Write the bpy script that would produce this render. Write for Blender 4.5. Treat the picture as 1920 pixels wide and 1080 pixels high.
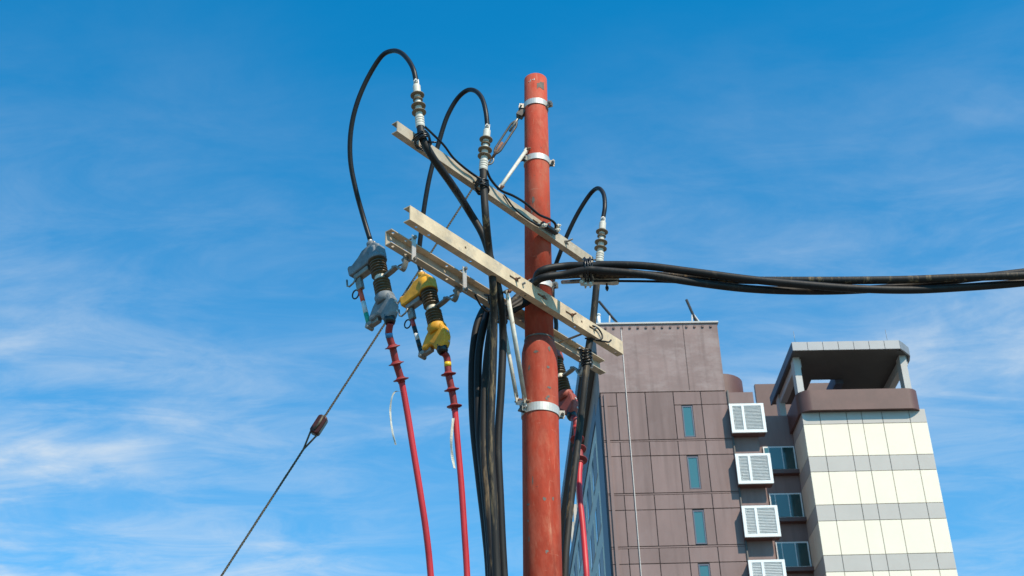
import bpy, math, random
import numpy as np
from mathutils import Vector, Matrix
random.seed(4)
for o in list(bpy.data.objects): bpy.data.objects.remove(o)
scene = bpy.context.scene
C = scene.collection
V3 = lambda *a: np.array(a, float)

# ------------------------------------------------------------------ camera
F = 2700.0                                  # focal length in pixels of the 1920 px wide photograph
TH, RHO = math.radians(31.0), math.radians(2.2)
CAM = V3(0, 0, 1.6)
_r0, _u0, _f0 = V3(1, 0, 0), V3(0, -math.sin(TH), math.cos(TH)), V3(0, math.cos(TH), math.sin(TH))
RT = math.cos(RHO) * _r0 - math.sin(RHO) * _u0
UP = math.sin(RHO) * _r0 + math.cos(RHO) * _u0
cd = bpy.data.cameras.new('camera'); cam = bpy.data.objects.new('camera', cd); C.objects.link(cam)
cd.sensor_width = 36; cd.lens = 36 * F / 1920; cd.clip_start = .1; cd.clip_end = 6000
cam.matrix_world = Matrix(((RT[0], UP[0], -_f0[0], CAM[0]), (RT[1], UP[1], -_f0[1], CAM[1]),
                           (RT[2], UP[2], -_f0[2], CAM[2]), (0, 0, 0, 1)))
cd.dof.use_dof = True; cd.dof.focus_distance = 9.2; cd.dof.aperture_fstop = 11
scene.camera = cam
scene.render.resolution_x, scene.render.resolution_y = 1024, 576

# ------------------------------------------------------------------ sky, sun, exposure
SUN_EL, SUN_AZ = math.radians(48), math.radians(37)     # azimuth: to the right of straight behind the camera
w = bpy.data.worlds.new('World'); scene.world = w; w.use_nodes = True
nt = w.node_tree; N = nt.nodes; L = nt.links; N.clear()
out = N.new('ShaderNodeOutputWorld'); bg = N.new('ShaderNodeBackground')
sky = N.new('ShaderNodeTexSky'); sky.sky_type = 'NISHITA'; sky.sun_disc = False
sky.sun_elevation = SUN_EL; sky.sun_rotation = math.pi - SUN_AZ
sky.altitude = 50; sky.air_density = 1.0; sky.dust_density = .5; sky.ozone_density = 2.5
bg.inputs[1].default_value = .13
tint = N.new('ShaderNodeMix'); tint.data_type = 'RGBA'; tint.blend_type = 'MULTIPLY'; tint.inputs[0].default_value = 1
tint.inputs[7].default_value = (.03, 1.18, 1.55, 1)
L.new(sky.outputs[0], tint.inputs[6])
# thin clouds on a flat layer high above: direction / height gives the layer's own coordinates
geo = N.new('ShaderNodeTexCoord'); sep = N.new('ShaderNodeSeparateXYZ'); L.new(geo.outputs['Generated'], sep.inputs[0])
def vmath(op, a, b=None):
    n = N.new('ShaderNodeMath'); n.operation = op
    for i, x in enumerate((a, b)):
        if x is None: continue
        if isinstance(x, (int, float)): n.inputs[i].default_value = x
        else: L.new(x, n.inputs[i])
    return n.outputs[0]
zc = vmath('MAXIMUM', vmath('ADD', sep.outputs[2], .06), .03)
cmb = N.new('ShaderNodeCombineXYZ')
L.new(vmath('DIVIDE', sep.outputs[0], zc), cmb.inputs[0]); L.new(vmath('DIVIDE', sep.outputs[1], zc), cmb.inputs[1])
def mapn(loc, scl, rot=0):
    m = N.new('ShaderNodeMapping'); L.new(cmb.outputs[0], m.inputs[0])
    m.inputs['Location'].default_value = loc; m.inputs['Scale'].default_value = scl; m.inputs['Rotation'].default_value = (0, 0, rot); return m.outputs[0]
def noise(vec, sc, det, rough, dist):
    n = N.new('ShaderNodeTexNoise'); L.new(vec, n.inputs['Vector']); n.inputs['Scale'].default_value = sc
    n.inputs['Detail'].default_value = det; n.inputs['Roughness'].default_value = rough; n.inputs['Distortion'].default_value = dist; return n.outputs[0]
def ramp(x, a, b):
    n = N.new('ShaderNodeMapRange'); n.interpolation_type = 'SMOOTHSTEP'; L.new(x, n.inputs[0]); n.inputs[1].default_value = a; n.inputs[2].default_value = b; return n.outputs[0]
wisps = noise(mapn((3.1, 1.7, 0), (1.0, 1.3, 1), .35), 2.4, 10, .64, .5)
patch = noise(mapn((5.5, 2.78, 0), (.75, 1, 1)), 1.15, 3, .5, .3)
veil = noise(mapn((7.3, 2.2, 0), (1, 2.0, 1), -.35), 4.4, 10, .66, .6)
low = ramp(sep.outputs[2], .68, .30)                       # the thin layer looks denser towards the horizon
m1 = vmath('MULTIPLY', ramp(wisps, .34, .78), ramp(patch, .42, .64))
m2 = vmath('MULTIPLY', ramp(veil, .32, .80), vmath('ADD', vmath('MULTIPLY', ramp(patch, .30, .6), .7), .3))
dens = vmath('ADD', vmath('MULTIPLY', m1, vmath('ADD', vmath('MULTIPLY', low, .48), .03)), vmath('MULTIPLY', m2, vmath('ADD', vmath('MULTIPLY', low, .48), .0)))
puff = vmath('MULTIPLY', vmath('MULTIPLY', ramp(noise(mapn((1.3, 6.1, 0), (1, 1.15, 1)), 3.2, 10, .56, .15), .52, .72), ramp(patch, .44, .60)), vmath('MULTIPLY', low, .55))
dens = vmath('MINIMUM', vmath('ADD', vmath('ADD', dens, puff), vmath('MULTIPLY', low, .15)), .85)
cl = N.new('ShaderNodeMix'); cl.data_type = 'RGBA'; cl.inputs[7].default_value = (5.2, 5.7, 6.1, 1)
L.new(dens, cl.inputs[0]); L.new(tint.outputs[2], cl.inputs[6]); L.new(cl.outputs[2], bg.inputs[0]); L.new(bg.outputs[0], out.inputs[0])

sd = bpy.data.lights.new('sun', 'SUN'); sd.energy = 4.9; sd.angle = math.radians(.53); sd.color = (1, .875, .70)
sun = bpy.data.objects.new('sun', sd); C.objects.link(sun)
tosun = Vector((math.sin(SUN_AZ) * math.cos(SUN_EL), -math.cos(SUN_AZ) * math.cos(SUN_EL), math.sin(SUN_EL)))
sun.rotation_euler = tosun.to_track_quat('Z', 'Y').to_euler()
scene.view_settings.view_transform = 'Standard'; scene.view_settings.look = 'None'
scene.view_settings.exposure = 0.15; scene.view_settings.gamma = 1

# ------------------------------------------------------------------ pixel -> ray helpers
def ray(px, py): return (px - 960) * RT - (py - 540) * UP + F * _f0
def atY(px, py, Y): d = ray(px, py); return CAM + d * (Y - CAM[1]) / d[1]
def onplane(px, py, p, n): d = ray(px, py); return CAM + d * (np.dot(p - CAM, n) / np.dot(d, n))
def proj(p):
    v = np.array(p) - CAM; k = v @ _f0; return 960 + F * (v @ RT) / k, 540 - F * (v @ UP) / k
def unit(v): v = np.array(v, float); return v / np.linalg.norm(v)

# ------------------------------------------------------------------ materials
def mat(name, col, rough=.6, metal=0., var=0., vscale=6., bump=0., bscale=40., stretch=(1, 1, 1), col2=None, m2=(.5, .7), spec=.5, glass=False):
    m = bpy.data.materials.new(name); m.use_nodes = True; n = m.node_tree.nodes; l = m.node_tree.links; b = n['Principled BSDF']
    b.inputs['Base Color'].default_value = (*col, 1); b.inputs['Roughness'].default_value = rough; b.inputs['Metallic'].default_value = metal
    b.inputs['Specular IOR Level'].default_value = spec
    tc = n.new('ShaderNodeTexCoord'); mp = n.new('ShaderNodeMapping'); mp.inputs['Scale'].default_value = stretch; l.new(tc.outputs['Object'], mp.inputs[0])
    cur = None
    if var > 0:
        t = n.new('ShaderNodeTexNoise'); t.inputs['Scale'].default_value = vscale; t.inputs['Detail'].default_value = 6; t.inputs['Roughness'].default_value = .65; l.new(mp.outputs[0], t.inputs['Vector'])
        r = n.new('ShaderNodeMapRange'); l.new(t.outputs[0], r.inputs[0]); r.inputs[1].default_value = .28; r.inputs[2].default_value = .72; r.inputs[3].default_value = 1 - var; r.inputs[4].default_value = 1 + var
        h = n.new('ShaderNodeMix'); h.data_type = 'RGBA'; h.blend_type = 'MULTIPLY'; h.inputs[0].default_value = 1; h.inputs[6].default_value = (*col, 1); l.new(r.outputs[0], h.inputs[7]); cur = h.outputs[2]
    if col2:
        t2 = n.new('ShaderNodeTexNoise'); t2.inputs['Scale'].default_value = vscale * 1.7; t2.inputs['Detail'].default_value = 8; t2.inputs['Roughness'].default_value = .7; l.new(mp.outputs[0], t2.inputs['Vector'])
        r2 = n.new('ShaderNodeMapRange'); l.new(t2.outputs[0], r2.inputs[0]); r2.inputs[1].default_value = m2[0]; r2.inputs[2].default_value = m2[1]
        h2 = n.new('ShaderNodeMix'); h2.data_type = 'RGBA'; l.new(r2.outputs[0], h2.inputs[0]); h2.inputs[7].default_value = (*col2, 1)
        if cur: l.new(cur, h2.inputs[6])
        else: h2.inputs[6].default_value = (*col, 1)
        cur = h2.outputs[2]
    if cur: l.new(cur, b.inputs['Base Color'])
    if bump > 0:
        t = n.new('ShaderNodeTexNoise'); t.inputs['Scale'].default_value = bscale; t.inputs['Detail'].default_value = 5; l.new(mp.outputs[0], t.inputs['Vector'])
        bp = n.new('ShaderNodeBump'); bp.inputs['Strength'].default_value = bump; bp.inputs['Distance'].default_value = .01; l.new(t.outputs[0], bp.inputs['Height']); l.new(bp.outputs[0], b.inputs['Normal'])
    return m
M = {}
M['pole'] = mat('red_oxide_paint', (.47, .062, .030), .7, var=.42, vscale=5, bump=.12, bscale=60, spec=.2, stretch=(1, 1, .35), col2=(.50, .14, .085), m2=(.45, .75))
def pole_mat():
    m = M['pole']; n = m.node_tree.nodes; l = m.node_tree.links; b = n['Principled BSDF']; src = b.inputs['Base Color'].links[0].from_socket
    tc = n.new('ShaderNodeTexCoord')
    def layer(src, scale, stretch, lo, hi, col, fac, det=8):
        mp = n.new('ShaderNodeMapping'); mp.inputs['Scale'].default_value = stretch; l.new(tc.outputs['Object'], mp.inputs[0])
        t = n.new('ShaderNodeTexNoise'); t.inputs['Scale'].default_value = scale; t.inputs['Detail'].default_value = det; t.inputs['Roughness'].default_value = .7; l.new(mp.outputs[0], t.inputs[0])
        r = n.new('ShaderNodeMapRange'); l.new(t.outputs[0], r.inputs[0]); r.inputs[1].default_value = lo; r.inputs[2].default_value = hi; r.inputs[4].default_value = fac
        x = n.new('ShaderNodeMix'); x.data_type = 'RGBA'; l.new(r.outputs[0], x.inputs[0]); l.new(src, x.inputs[6]); x.inputs[7].default_value = (*col, 1); return x.outputs[2]
    src = layer(src, 9, (1, 1, .5), .55, .75, (.58, .21, .12), .5)
    src = layer(src, 22, (1, 1, .12), .60, .72, (.66, .32, .20), .55)
    src = layer(src, 30, (.3, .3, 2.5), .64, .70, (.64, .36, .25), .6)
    src = layer(src, 16, (1, 1, .8), .67, .71, (.10, .06, .05), .85)
    src = layer(src, 3.2, (1, 1, .45), .46, .66, (.27, .045, .028), .55, 5)
    src = layer(src, 14, (1.2, 1.2, .06), .58, .74, (.20, .05, .035), .6)
    l.new(src, b.inputs['Base Color'])
pole_mat()
M['poledark'] = mat('bare_patch', (.13, .105, .085), .7, var=.3, vscale=40)
M['arm'] = mat('galvanised_dusty', (.62, .485, .32), .7, 0, var=.25, vscale=9, bump=.08, bscale=50, col2=(.36, .31, .24), m2=(.50, .74))
M['armgrey'] = mat('galvanised_grey', (.45, .375, .28), .65, .05, var=.22, vscale=9, bump=.06, bscale=50, col2=(.31, .25, .17), m2=(.5, .75))
M['galv'] = mat('galvanised_band', (.56, .54, .50), .5, .3, var=.15, vscale=14)
M['steel'] = mat('dull_steel', (.26, .24, .21), .5, .6, var=.3, vscale=30)
M['darksteel'] = mat('dark_steel', (.11, .095, .08), .55, .4, var=.4, vscale=30)
M['rust'] = mat('rusty_bolt', (.20, .10, .06), .75, .2, var=.4, vscale=40)
M['rod'] = mat('painted_rod', (.60, .56, .47), .6, .1, var=.25, vscale=18, col2=(.34, .25, .17), m2=(.56, .72))
M['black'] = mat('black_cable', (.011, .0105, .011), .45, var=.4, vscale=10, bump=.1, bscale=50, spec=.3)
M['cable'] = mat('black_cable_worn', (.014, .0125, .012), .55, var=.45, vscale=7, bump=.15, bscale=30, stretch=(1, 1, .3), col2=(.10, .075, .05), m2=(.58, .82), spec=.3)
M['cable_tan'] = mat('black_cable_scuffed', (.018, .016, .014), .6, bump=.2, bscale=30, var=.4, vscale=9, stretch=(1.8, 1.8, .2), col2=(.26, .18, .09), m2=(.52, .70), spec=.3)
M['tape'] = mat('black_tape', (.008, .008, .009), .3, bump=.3, bscale=60)
M['white'] = mat('termination_silicone', (.60, .57, .49), .5, var=.12, vscale=20)
M['shed'] = mat('termination_shed_shaded', (.19, .14, .085), .5, var=.3, vscale=25)  # brown sheds, with the shade of their undersides put into the colour
M['fin'] = mat('cutout_insulator', (.105, .072, .035), .38, var=.35, vscale=30)
M['greyblue'] = mat('cover_grey_blue', (.155, .175, .19), .6, var=.45, vscale=14, bump=.06)
M['yellow'] = mat('cover_yellow', (.66, .31, .014), .6, var=.35, vscale=14, bump=.06)
M['redcover'] = mat('cover_red', (.30, .06, .04), .6, var=.25, vscale=12, bump=.06)
M['redshed'] = mat('red_shed', (.24, .022, .022), .55, var=.25, vscale=25)
M['redcable'] = mat('red_cable', (.52, .02, .028), .5, var=.2, vscale=9, bump=.1, stretch=(1, 1, .4))
for k, c in dict(b_orange=(.70, .09, .03), b_white=(.62, .62, .60), b_green=(.03, .33, .20), b_red=(.50, .05, .04), b_black=(.012, .017, .02), b_blue=(.04, .22, .45), b_yellow=(.75, .47, .02)).items():
    M[k] = mat('band_' + k[2:], c, .4, var=.1, vscale=30)
M['strap'] = mat('cloth_strap', (.52, .50, .43), .85, var=.3, vscale=40)
M['brownins'] = mat('brown_porcelain', (.055, .016, .011), .3, var=.25, vscale=20, spec=.3)
M['wire'] = mat('guy_strand', (.10, .085, .062), .6, .3, var=.4, vscale=40)
M['brown'] = mat('brown_render', (.24, .162, .150), .85, var=.13, vscale=.55, bump=.15, bscale=2.0, stretch=(1, 1, .45), col2=(.265, .19, .18), m2=(.5, .8))
def panel_tone(m, streak):
    n = m.node_tree.nodes; l = m.node_tree.links; b = n['Principled BSDF']; src = b.inputs['Base Color'].links[0].from_socket
    oi = n.new('ShaderNodeObjectInfo'); r = n.new('ShaderNodeMapRange'); l.new(oi.outputs['Random'], r.inputs[0]); r.inputs[3].default_value = .88; r.inputs[4].default_value = 1.08
    x = n.new('ShaderNodeMix'); x.data_type = 'RGBA'; x.blend_type = 'MULTIPLY'; x.inputs[0].default_value = 1; l.new(src, x.inputs[6]); l.new(r.outputs[0], x.inputs[7])
    tc = n.new('ShaderNodeTexCoord'); mp = n.new('ShaderNodeMapping'); mp.inputs['Scale'].default_value = (1.6, 1.6, .10); l.new(tc.outputs['Object'], mp.inputs[0])
    t = n.new('ShaderNodeTexNoise'); t.inputs['Scale'].default_value = 1.5; t.inputs['Detail'].default_value = 8; l.new(mp.outputs[0], t.inputs[0])
    q = n.new('ShaderNodeMapRange'); l.new(t.outputs[0], q.inputs[0]); q.inputs[1].default_value = .50; q.inputs[2].default_value = .72; q.inputs[4].default_value = streak
    y = n.new('ShaderNodeMix'); y.data_type = 'RGBA'; l.new(q.outputs[0], y.inputs[0]); l.new(x.outputs[2], y.inputs[6]); y.inputs[7].default_value = (.13, .085, .078, 1); l.new(y.outputs[2], b.inputs['Base Color'])
M['brownup'] = mat('brown_render_weathered', (.265, .185, .172), .85, var=.2, vscale=.5, bump=.25, bscale=1.4, stretch=(.6, 1, 1.1), col2=(.36, .28, .265), m2=(.46, .72))
M['brownjoint'] = mat('joint_dark', (.085, .058, .054), .9)
panel_tone(M['brown'], .45); panel_tone(M['brownup'], .40)
M['browntrim'] = mat('dark_brown_paint', (.125, .058, .048), .55, var=.2, vscale=.8, bump=.06, bscale=3)
M['cream'] = mat('cream_panel', (.82, .735, .595), .6, var=.03, vscale=.7)
M['greyp'] = mat('grey_panel', (.47, .435, .40), .6, var=.05, vscale=.8)
M['seam'] = mat('panel_seam', (.36, .33, .28), .8)
M['fascia'] = mat('canopy_metal', (.27, .275, .285), .45, .3, var=.05, vscale=1)
M['slate'] = mat('slate_blue_paint', (.085, .105, .15), .6, var=.1, vscale=.6)
M['soffit'] = mat('soffit_panel', (.10, .095, .09), .7, var=.1, vscale=.8)
M['column'] = mat('column_paint', (.50, .48, .46), .7, var=.06, vscale=1)
M['wallgrey'] = mat('side_wall_grey', (.55, .52, .48), .8, var=.08, vscale=.8)
M['winframe'] = mat('white_window_frame', (.75, .76, .76), .45)
M['louv'] = mat('white_louvre', (.78, .79, .78), .45, var=.03, vscale=3)
M['lback'] = mat('louvre_back', (.42, .47, .49), .7)
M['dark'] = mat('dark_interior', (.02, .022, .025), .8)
M['ground'] = mat('ground_concrete', (.13, .12, .10), .9, var=.2, vscale=.6)
def glassy(name, col, rough=.08):
    m = mat(name, col, rough, spec=.8); return m
M['teal'] = glassy('teal_glass', (.05, .155, .175), .15); M['tealdark'] = glassy('teal_glass_dark', (.008, .055, .055)); M['glass'] = mat('dark_glass', (.012, .018, .028), .3, spec=.12)

# ------------------------------------------------------------------ mesh builder
class MB:
    def __init__(s): s.v = []; s.f = []; s.sm = []
    def add(s, vs, fs, smooth=False):
        b = len(s.v); s.v += [tuple(map(float, q)) for q in vs]; s.f += [tuple(b + i for i in q) for q in fs]; s.sm += [smooth] * len(fs); return s
    def box(s, c, ax, dims):
        c = np.array(c, float); h = [np.array(a, float) * d / 2 for a, d in zip(ax, dims)]
        vs = [c + i * h[0] + j * h[1] + k * h[2] for i in (-1, 1) for j in (-1, 1) for k in (-1, 1)]
        return s.add(vs, [(0, 1, 3, 2), (4, 6, 7, 5), (0, 4, 5, 1), (2, 3, 7, 6), (0, 2, 6, 4), (1, 5, 7, 3)])
    def b6(s, x0, x1, y0, y1, z0, z1): return s.box(((x0 + x1) / 2, (y0 + y1) / 2, (z0 + z1) / 2), np.eye(3), (x1 - x0, y1 - y0, z1 - z0))
    def tube(s, pts, r, seg=10, cap=True, closed=False):
        pts = [np.array(p, float) for p in pts]; n = len(pts); rs = r if hasattr(r, '__len__') else [r] * n
        tan = [unit(pts[(i + 1) % n] - pts[i - 1]) if closed else unit(pts[min(i + 1, n - 1)] - pts[max(i - 1, 0)]) for i in range(n)]
        ref = V3(0, 0, 1) if abs(tan[0][2]) < .9 else V3(1, 0, 0)
        a = unit(np.cross(tan[0], ref)); vs = []
        for i in range(n):
            a = unit(a - tan[i] * np.dot(a, tan[i])); b = np.cross(tan[i], a)
            for k in range(seg):
                q = 2 * math.pi * k / seg; vs.append(pts[i] + rs[i] * (math.cos(q) * a + math.sin(q) * b))
        fs = []
        for i in range(n if closed else n - 1):
            j = (i + 1) % n
            for k in range(seg): k2 = (k + 1) % seg; fs.append((i * seg + k, i * seg + k2, j * seg + k2, j * seg + k))
        s.add(vs, fs, True)
        if cap and not closed:
            b = len(s.v) - len(vs); s.f += [tuple(b + k for k in reversed(range(seg))), tuple(b + (n - 1) * seg + k for k in range(seg))]; s.sm += [False, False]
        return s
    def lathe(s, prof, o, axis, seg=20, smooth=True):      # prof: (radius, distance along axis)
        axis = unit(axis); ref = V3(0, 0, 1) if abs(axis[2]) < .9 else V3(1, 0, 0)
        a = unit(np.cross(axis, ref)); b = np.cross(axis, a); o = np.array(o, float); vs = []; fs = []
        for r, h in prof:
            for k in range(seg): q = 2 * math.pi * k / seg; vs.append(o + axis * h + r * (math.cos(q) * a + math.sin(q) * b))
        n = len(prof)
        for i in range(n - 1):
            for k in range(seg): k2 = (k + 1) % seg; fs.append((i * seg + k, i * seg + k2, (i + 1) * seg + k2, (i + 1) * seg + k))
        s.add(vs, fs, smooth); b0 = len(s.v) - len(vs)
        s.f += [tuple(b0 + k for k in reversed(range(seg))), tuple(b0 + (n - 1) * seg + k for k in range(seg))]; s.sm += [False, False]
        return s
    def prism(s, poly, o, ex, ey, ez, t):                   # polygon in (ex,ey) at o, thickness t centred along ez
        o, ex, ey, ez = (np.array(q, float) for q in (o, ex, ey, ez)); n = len(poly)
        vs = [o + p[0] * ex + p[1] * ey + sg * ez * t / 2 for sg in (-1, 1) for p in poly]
        return s.add(vs, [tuple(reversed(range(n))), tuple(range(n, 2 * n))] + [(i, (i + 1) % n, n + (i + 1) % n, n + i) for i in range(n)])
    def hexbolt(s, p, ax, r=.011, h=.012, shank=0, sr=.006):
        s.lathe([(r, 0), (r, h)], p, ax, 6, False)
        if shank: s.lathe([(sr, -shank), (sr, h + .012)], p, ax, 8)
        return s
    def build(s, name, m, parent=None, origin=None, bevel=0, local=False):
        me = bpy.data.meshes.new(name)
        o = np.zeros(3) if local else (np.array(origin, float) if origin is not None else (ROOT.get(parent.name if parent else '', np.zeros(3))))
        me.from_pydata([tuple(np.array(q) - o) for q in s.v], [], s.f); me.update()
        me.polygons.foreach_set('use_smooth', s.sm)
        import bmesh
        bm = bmesh.new(); bm.from_mesh(me); bmesh.ops.recalc_face_normals(bm, faces=bm.faces); bm.to_mesh(me); bm.free()
        me.materials.append(M[m]); ob = bpy.data.objects.new(name, me); C.objects.link(ob)
        if parent: ob.parent = parent
        elif origin is not None: ob.location = origin
        if parent: ROOT[ob.name] = o
        if bevel:
            md = ob.modifiers.new('bevel', 'BEVEL'); md.width = bevel; md.segments = 2; md.limit_method = 'ANGLE'; md.angle_limit = math.radians(35)
        return ob
ROOT = {}
def thing(name, label, cat, loc, group=None, rz=0):
    e = bpy.data.objects.new(name, None); C.objects.link(e); e.location = loc; e.rotation_euler = (0, 0, rz); e.empty_display_size = .1
    ROOT[e.name] = np.array(loc, float); return tag(e, label, cat, group)
def tag(o, label, cat, group=None):
    o['label'] = label; o['category'] = cat
    if group: o['group'] = group
    return o
def spline(pts, n=10):
    P = [np.array(p, float) for p in pts]; P = [2 * P[0] - P[1]] + P + [2 * P[-1] - P[-2]]; res = []
    for i in range(1, len(P) - 2):
        p0, p1, p2, p3 = P[i - 1:i + 3]; d = [max(np.linalg.norm(q - p), 1e-6) ** .5 for p, q in ((p0, p1), (p1, p2), (p2, p3))]
        m1 = (p1 - p0) / d[0] - (p2 - p0) / (d[0] + d[1]) + (p2 - p1) / d[1]; m2 = (p2 - p1) / d[1] - (p3 - p1) / (d[1] + d[2]) + (p3 - p2) / d[2]
        m1, m2 = m1 * d[1], m2 * d[1]
        for k in range(n):
            t = k / n; res.append((2 * t ** 3 - 3 * t * t + 1) * p1 + (t ** 3 - 2 * t * t + t) * m1 + (-2 * t ** 3 + 3 * t * t) * p2 + (t ** 3 - t * t) * m2)
    return res + [P[-2]]

# ------------------------------------------------------------------ ground
g = MB().add([(-3000, -3000, 0), (3000, -3000, 0), (3000, 3000, 0), (-3000, 3000, 0)], [(0, 1, 2, 3)]).build('ground', 'ground'); g['kind'] = 'structure'

# ================================================================== BUILDING (local frame: u along the front, w into depth, z up)
BROT = math.radians(2.5); BD = 75.0
BX, BY = V3(math.cos(BROT), math.sin(BROT), 0), V3(-math.sin(BROT), math.cos(BROT), 0)
B0 = atY(1132, 830, BD); B0[2] = 0
def bw(px, py, wd=0.0):                                   # pixel -> (u, z) on the plane w = wd
    p = onplane(px, py, B0 + BY * wd, BY); q = p - B0; return float(q @ BX), float(p[2])
bld = thing('high_rise_building', 'brown and cream high-rise block with white louvre boxes and a roof canopy', 'building', B0, rz=BROT)
def bb(name, m, x0, x1, y0, y1, z0, z1, parent=bld, bevel=0):
    return MB().b6(x0, x1, y0, y1, z0, z1).build(name, m, parent, local=True, bevel=bevel)
uR, zT = bw(1344, 606)                                     # top right of the upper block
zP = bw(1240, 735)[1]                                      # foot of the upper block = top of the panels
uP = bw(1363, 735)[0]                                      # right edge of the panelled front
uS = bw(1412, 735)[0]                                      # right edge of the louvre strip
# panelled brown front
core = bb('front_wall', 'brownjoint', .31, uP, .06, 60, 0, zP - .02)
bb('corner_pier', 'brownjoint', 0, .309, .06, .5, 0, zP - .02)
cols = [0] + [bw(x, 740)[0] for x in (1155.5, 1209.5, 1262, 1313.5)] + [uP]
zf = [zP] + [bw(1150, y)[1] for y in (826, 926, 1026)]
fl = zf[1] - zf[2]
while zf[-1] > 0: zf.append(zf[-1] - fl)
wu0, wu1 = bw(1281, 790)[0], bw(1301, 790)[0]
wz0, wz1 = bw(1290, 819)[1], bw(1290, 761)[1]
g_ = .024
def panel(x0, x1, z0, z1, m='brown', par=core, y0=0.0, y1=.10):
    if z1 - z0 < .05 or z0 < -.1: return
    MB().b6(x0 + g_, x1 - g_, y0 + random.uniform(-.008, .008), y1, z0 + g_, z1 - g_).build('facade_panel', m, par, local=True)
for r in range(len(zf) - 1):
    zt, zb = zf[r], max(zf[r + 1], 0); band = bw(1150, 856)[1] - zf[1]        # negative: top of the tall panel below the floor line
    if zb < 18 and r > 7: 
        MB().b6(g_, uP - g_, 0, .1, zb, zt - g_).build('facade_panel', 'brown', core, local=True); continue
    for c in range(5):
        x0, x1 = cols[c], cols[c + 1]; split = zt + band if r else zt - (bw(1140, 739)[1] - bw(1140, 764)[1])
        top_z = zt - .10 if r else zt
        hasw = c == 3
        if r == 0 and c in (1, 2): panel(x0, x1, zb, zt)
        else:
            panel(x0, x1, split, top_z)
            if not hasw: panel(x0, x1, zb, split)
            else:
                dz = (zf[r] - zf[0]) if r else 0
                a1 = wz1 + (zf[r] - zf[1]) + (zf[1] - zf[0]) if r else wz1
                a1 = wz1 - (0 if r == 0 else (zf[1] - zf[r]) + (wz1 - (bw(1300, 856)[1])))
                a0 = a1 - (wz1 - wz0)
                zs = split
                panel(x0, wu0, zb, zs); panel(wu1, x1, zb, zs)
                if zs - a1 > .12: panel(wu0 - .05, wu1 + .05, a1, zs)
                if a0 - zb > .12: panel(wu0 - .05, wu1 + .05, zb, a0)
                wn = MB().b6(wu0, wu1, .030, .058, a0, a1).build('window', 'teal', bld, local=True)
                fr = MB()
                for (p, q, rr, ss) in ((wu0, wu0 + .07, a0, a1), (wu1 - .07, wu1, a0, a1), (wu0 + .07, wu1 - .07, a1 - .07, a1), (wu0 + .07, wu1 - .07, a0, a0 + .07)): fr.b6(p, q, .004, .029, rr, ss)
                fr.build('window_frame', 'slate', wn, local=True)
    if r: MB().b6(g_, uP - g_, .012, .1, zt - .09, zt - .02).build('floor_strip', 'brown', core, local=True)
# pale drainpipe at the corner and thin lightning cable
MB().b6(.18, .36, -.10, -.004, 0, zP - .1).build('corner_trim', 'brown', bld, local=True)
MB().tube([(bw(1166, 640)[0], -.06, zT - .2), (bw(1166, 640)[0], -.06, 0)], .022, 6).build('lightning_cable', 'column', bld, local=True)
MB().tube([(uP + .02, -.05, zP), (uP + .02, -.05, 0)], .05, 6).build('drain_pipe', 'soffit', bld, local=True)
# upper block
ub = bb('upper_block', 'brownup', -.03, uR, -.03, 16, zP + .02, zT)
jx = bw(1283, 640)[0]
MB().b6(jx - .02, jx + .02, -.036, -.01, zP + .1, zT - .1).build('joint_line', 'brownjoint', ub, local=True)
cp = MB(); cp.b6(-.1, uR + .08, -.12, 16.1, zT, zT + .10); cp.build('coping', 'column', ub, local=True)
for i in range(14):
    x = .6 + i * (uR - 1.0) / 13
    MB().b6(x - .06, x + .06, -.10, -.031, zT - .30, zT - .18).build('coping_notch_shade', 'browntrim', ub, local=True)  # dark brown blocks put the shadows of the coping notches into the colour
# louvre strip and boxes
bb('louvre_strip', 'brown', uP + .06, uS, .12, 6, 0, zP - .05)
sj = bld
lz = []
LV = [((1367, 755.5), (1435, 755.5), 811), ((1380, 849), (1449, 849), 906), ((1393, 946), (1464, 946), 1008), ((1406, 1050), (1476, 1050), 1116)]
lw0 = -.55
lx0, lz1 = bw(1367.5, 757, lw0); lx1 = bw(1430, 757, lw0)[0]; lz0 = bw(1372, 811, lw0)[1]
lzs = [bw(1368, y, lw0)[1] for y in (757, 850, 947.5, 1051)]
stp = (lzs[0] - lzs[3]) / 3
k = 0; ztop = lzs[0]; H = lz1 - lz0
while ztop > 4:
    box = MB().b6(lx0, lx1, lw0 + .12, .118, ztop - H, ztop).build('louvre_box', 'browntrim', bld, local=True)
    MB().b6(lx0 + .05, lx1 - .05, lw0 + .105, lw0 + .119, ztop - H + .05, ztop - .05).build('louvre_back', 'lback', box, local=True)
    fr = MB(); t = .14; mid = lx0 + (lx1 - lx0) * .38
    fr.b6(lx0 - .03, lx0 + t, lw0, lw0 + .104, ztop - H, ztop); fr.b6(lx1 - t, lx1 + .03, lw0, lw0 + .104, ztop - H, ztop)
    fr.b6(lx0 + t, lx1 - t, lw0, lw0 + .104, ztop - t, ztop); fr.b6(lx0 + t, lx1 - t, lw0, lw0 + .104, ztop - H, ztop - H + t * 1.1); fr.b6(mid - .07, mid + .07, lw0, lw0 + .104, ztop - H + t * 1.1, ztop - t)
    fr.build('louvre_frame', 'louv', box, local=True)
    if k < 5:
        ns = 17; zz0, zz1 = ztop - H + t * 1.1, ztop - t; ph = (zz1 - zz0) / ns
        for (xa, xb) in ((lx0 + t + .004, mid - .074), (mid + .074, lx1 - t - .004)):
            for i in range(ns):
                zc_ = zz0 + (i + .5) * ph
                MB().box(((xa + xb) / 2, lw0 + .055, zc_), (V3(1, 0, 0), unit(V3(0, 1, .9)), unit(V3(0, -.9, 1))), (xb - xa, .085, .03)).build('slat', 'louv', box, local=True)
    ztop -= stp; k += 1
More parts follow.
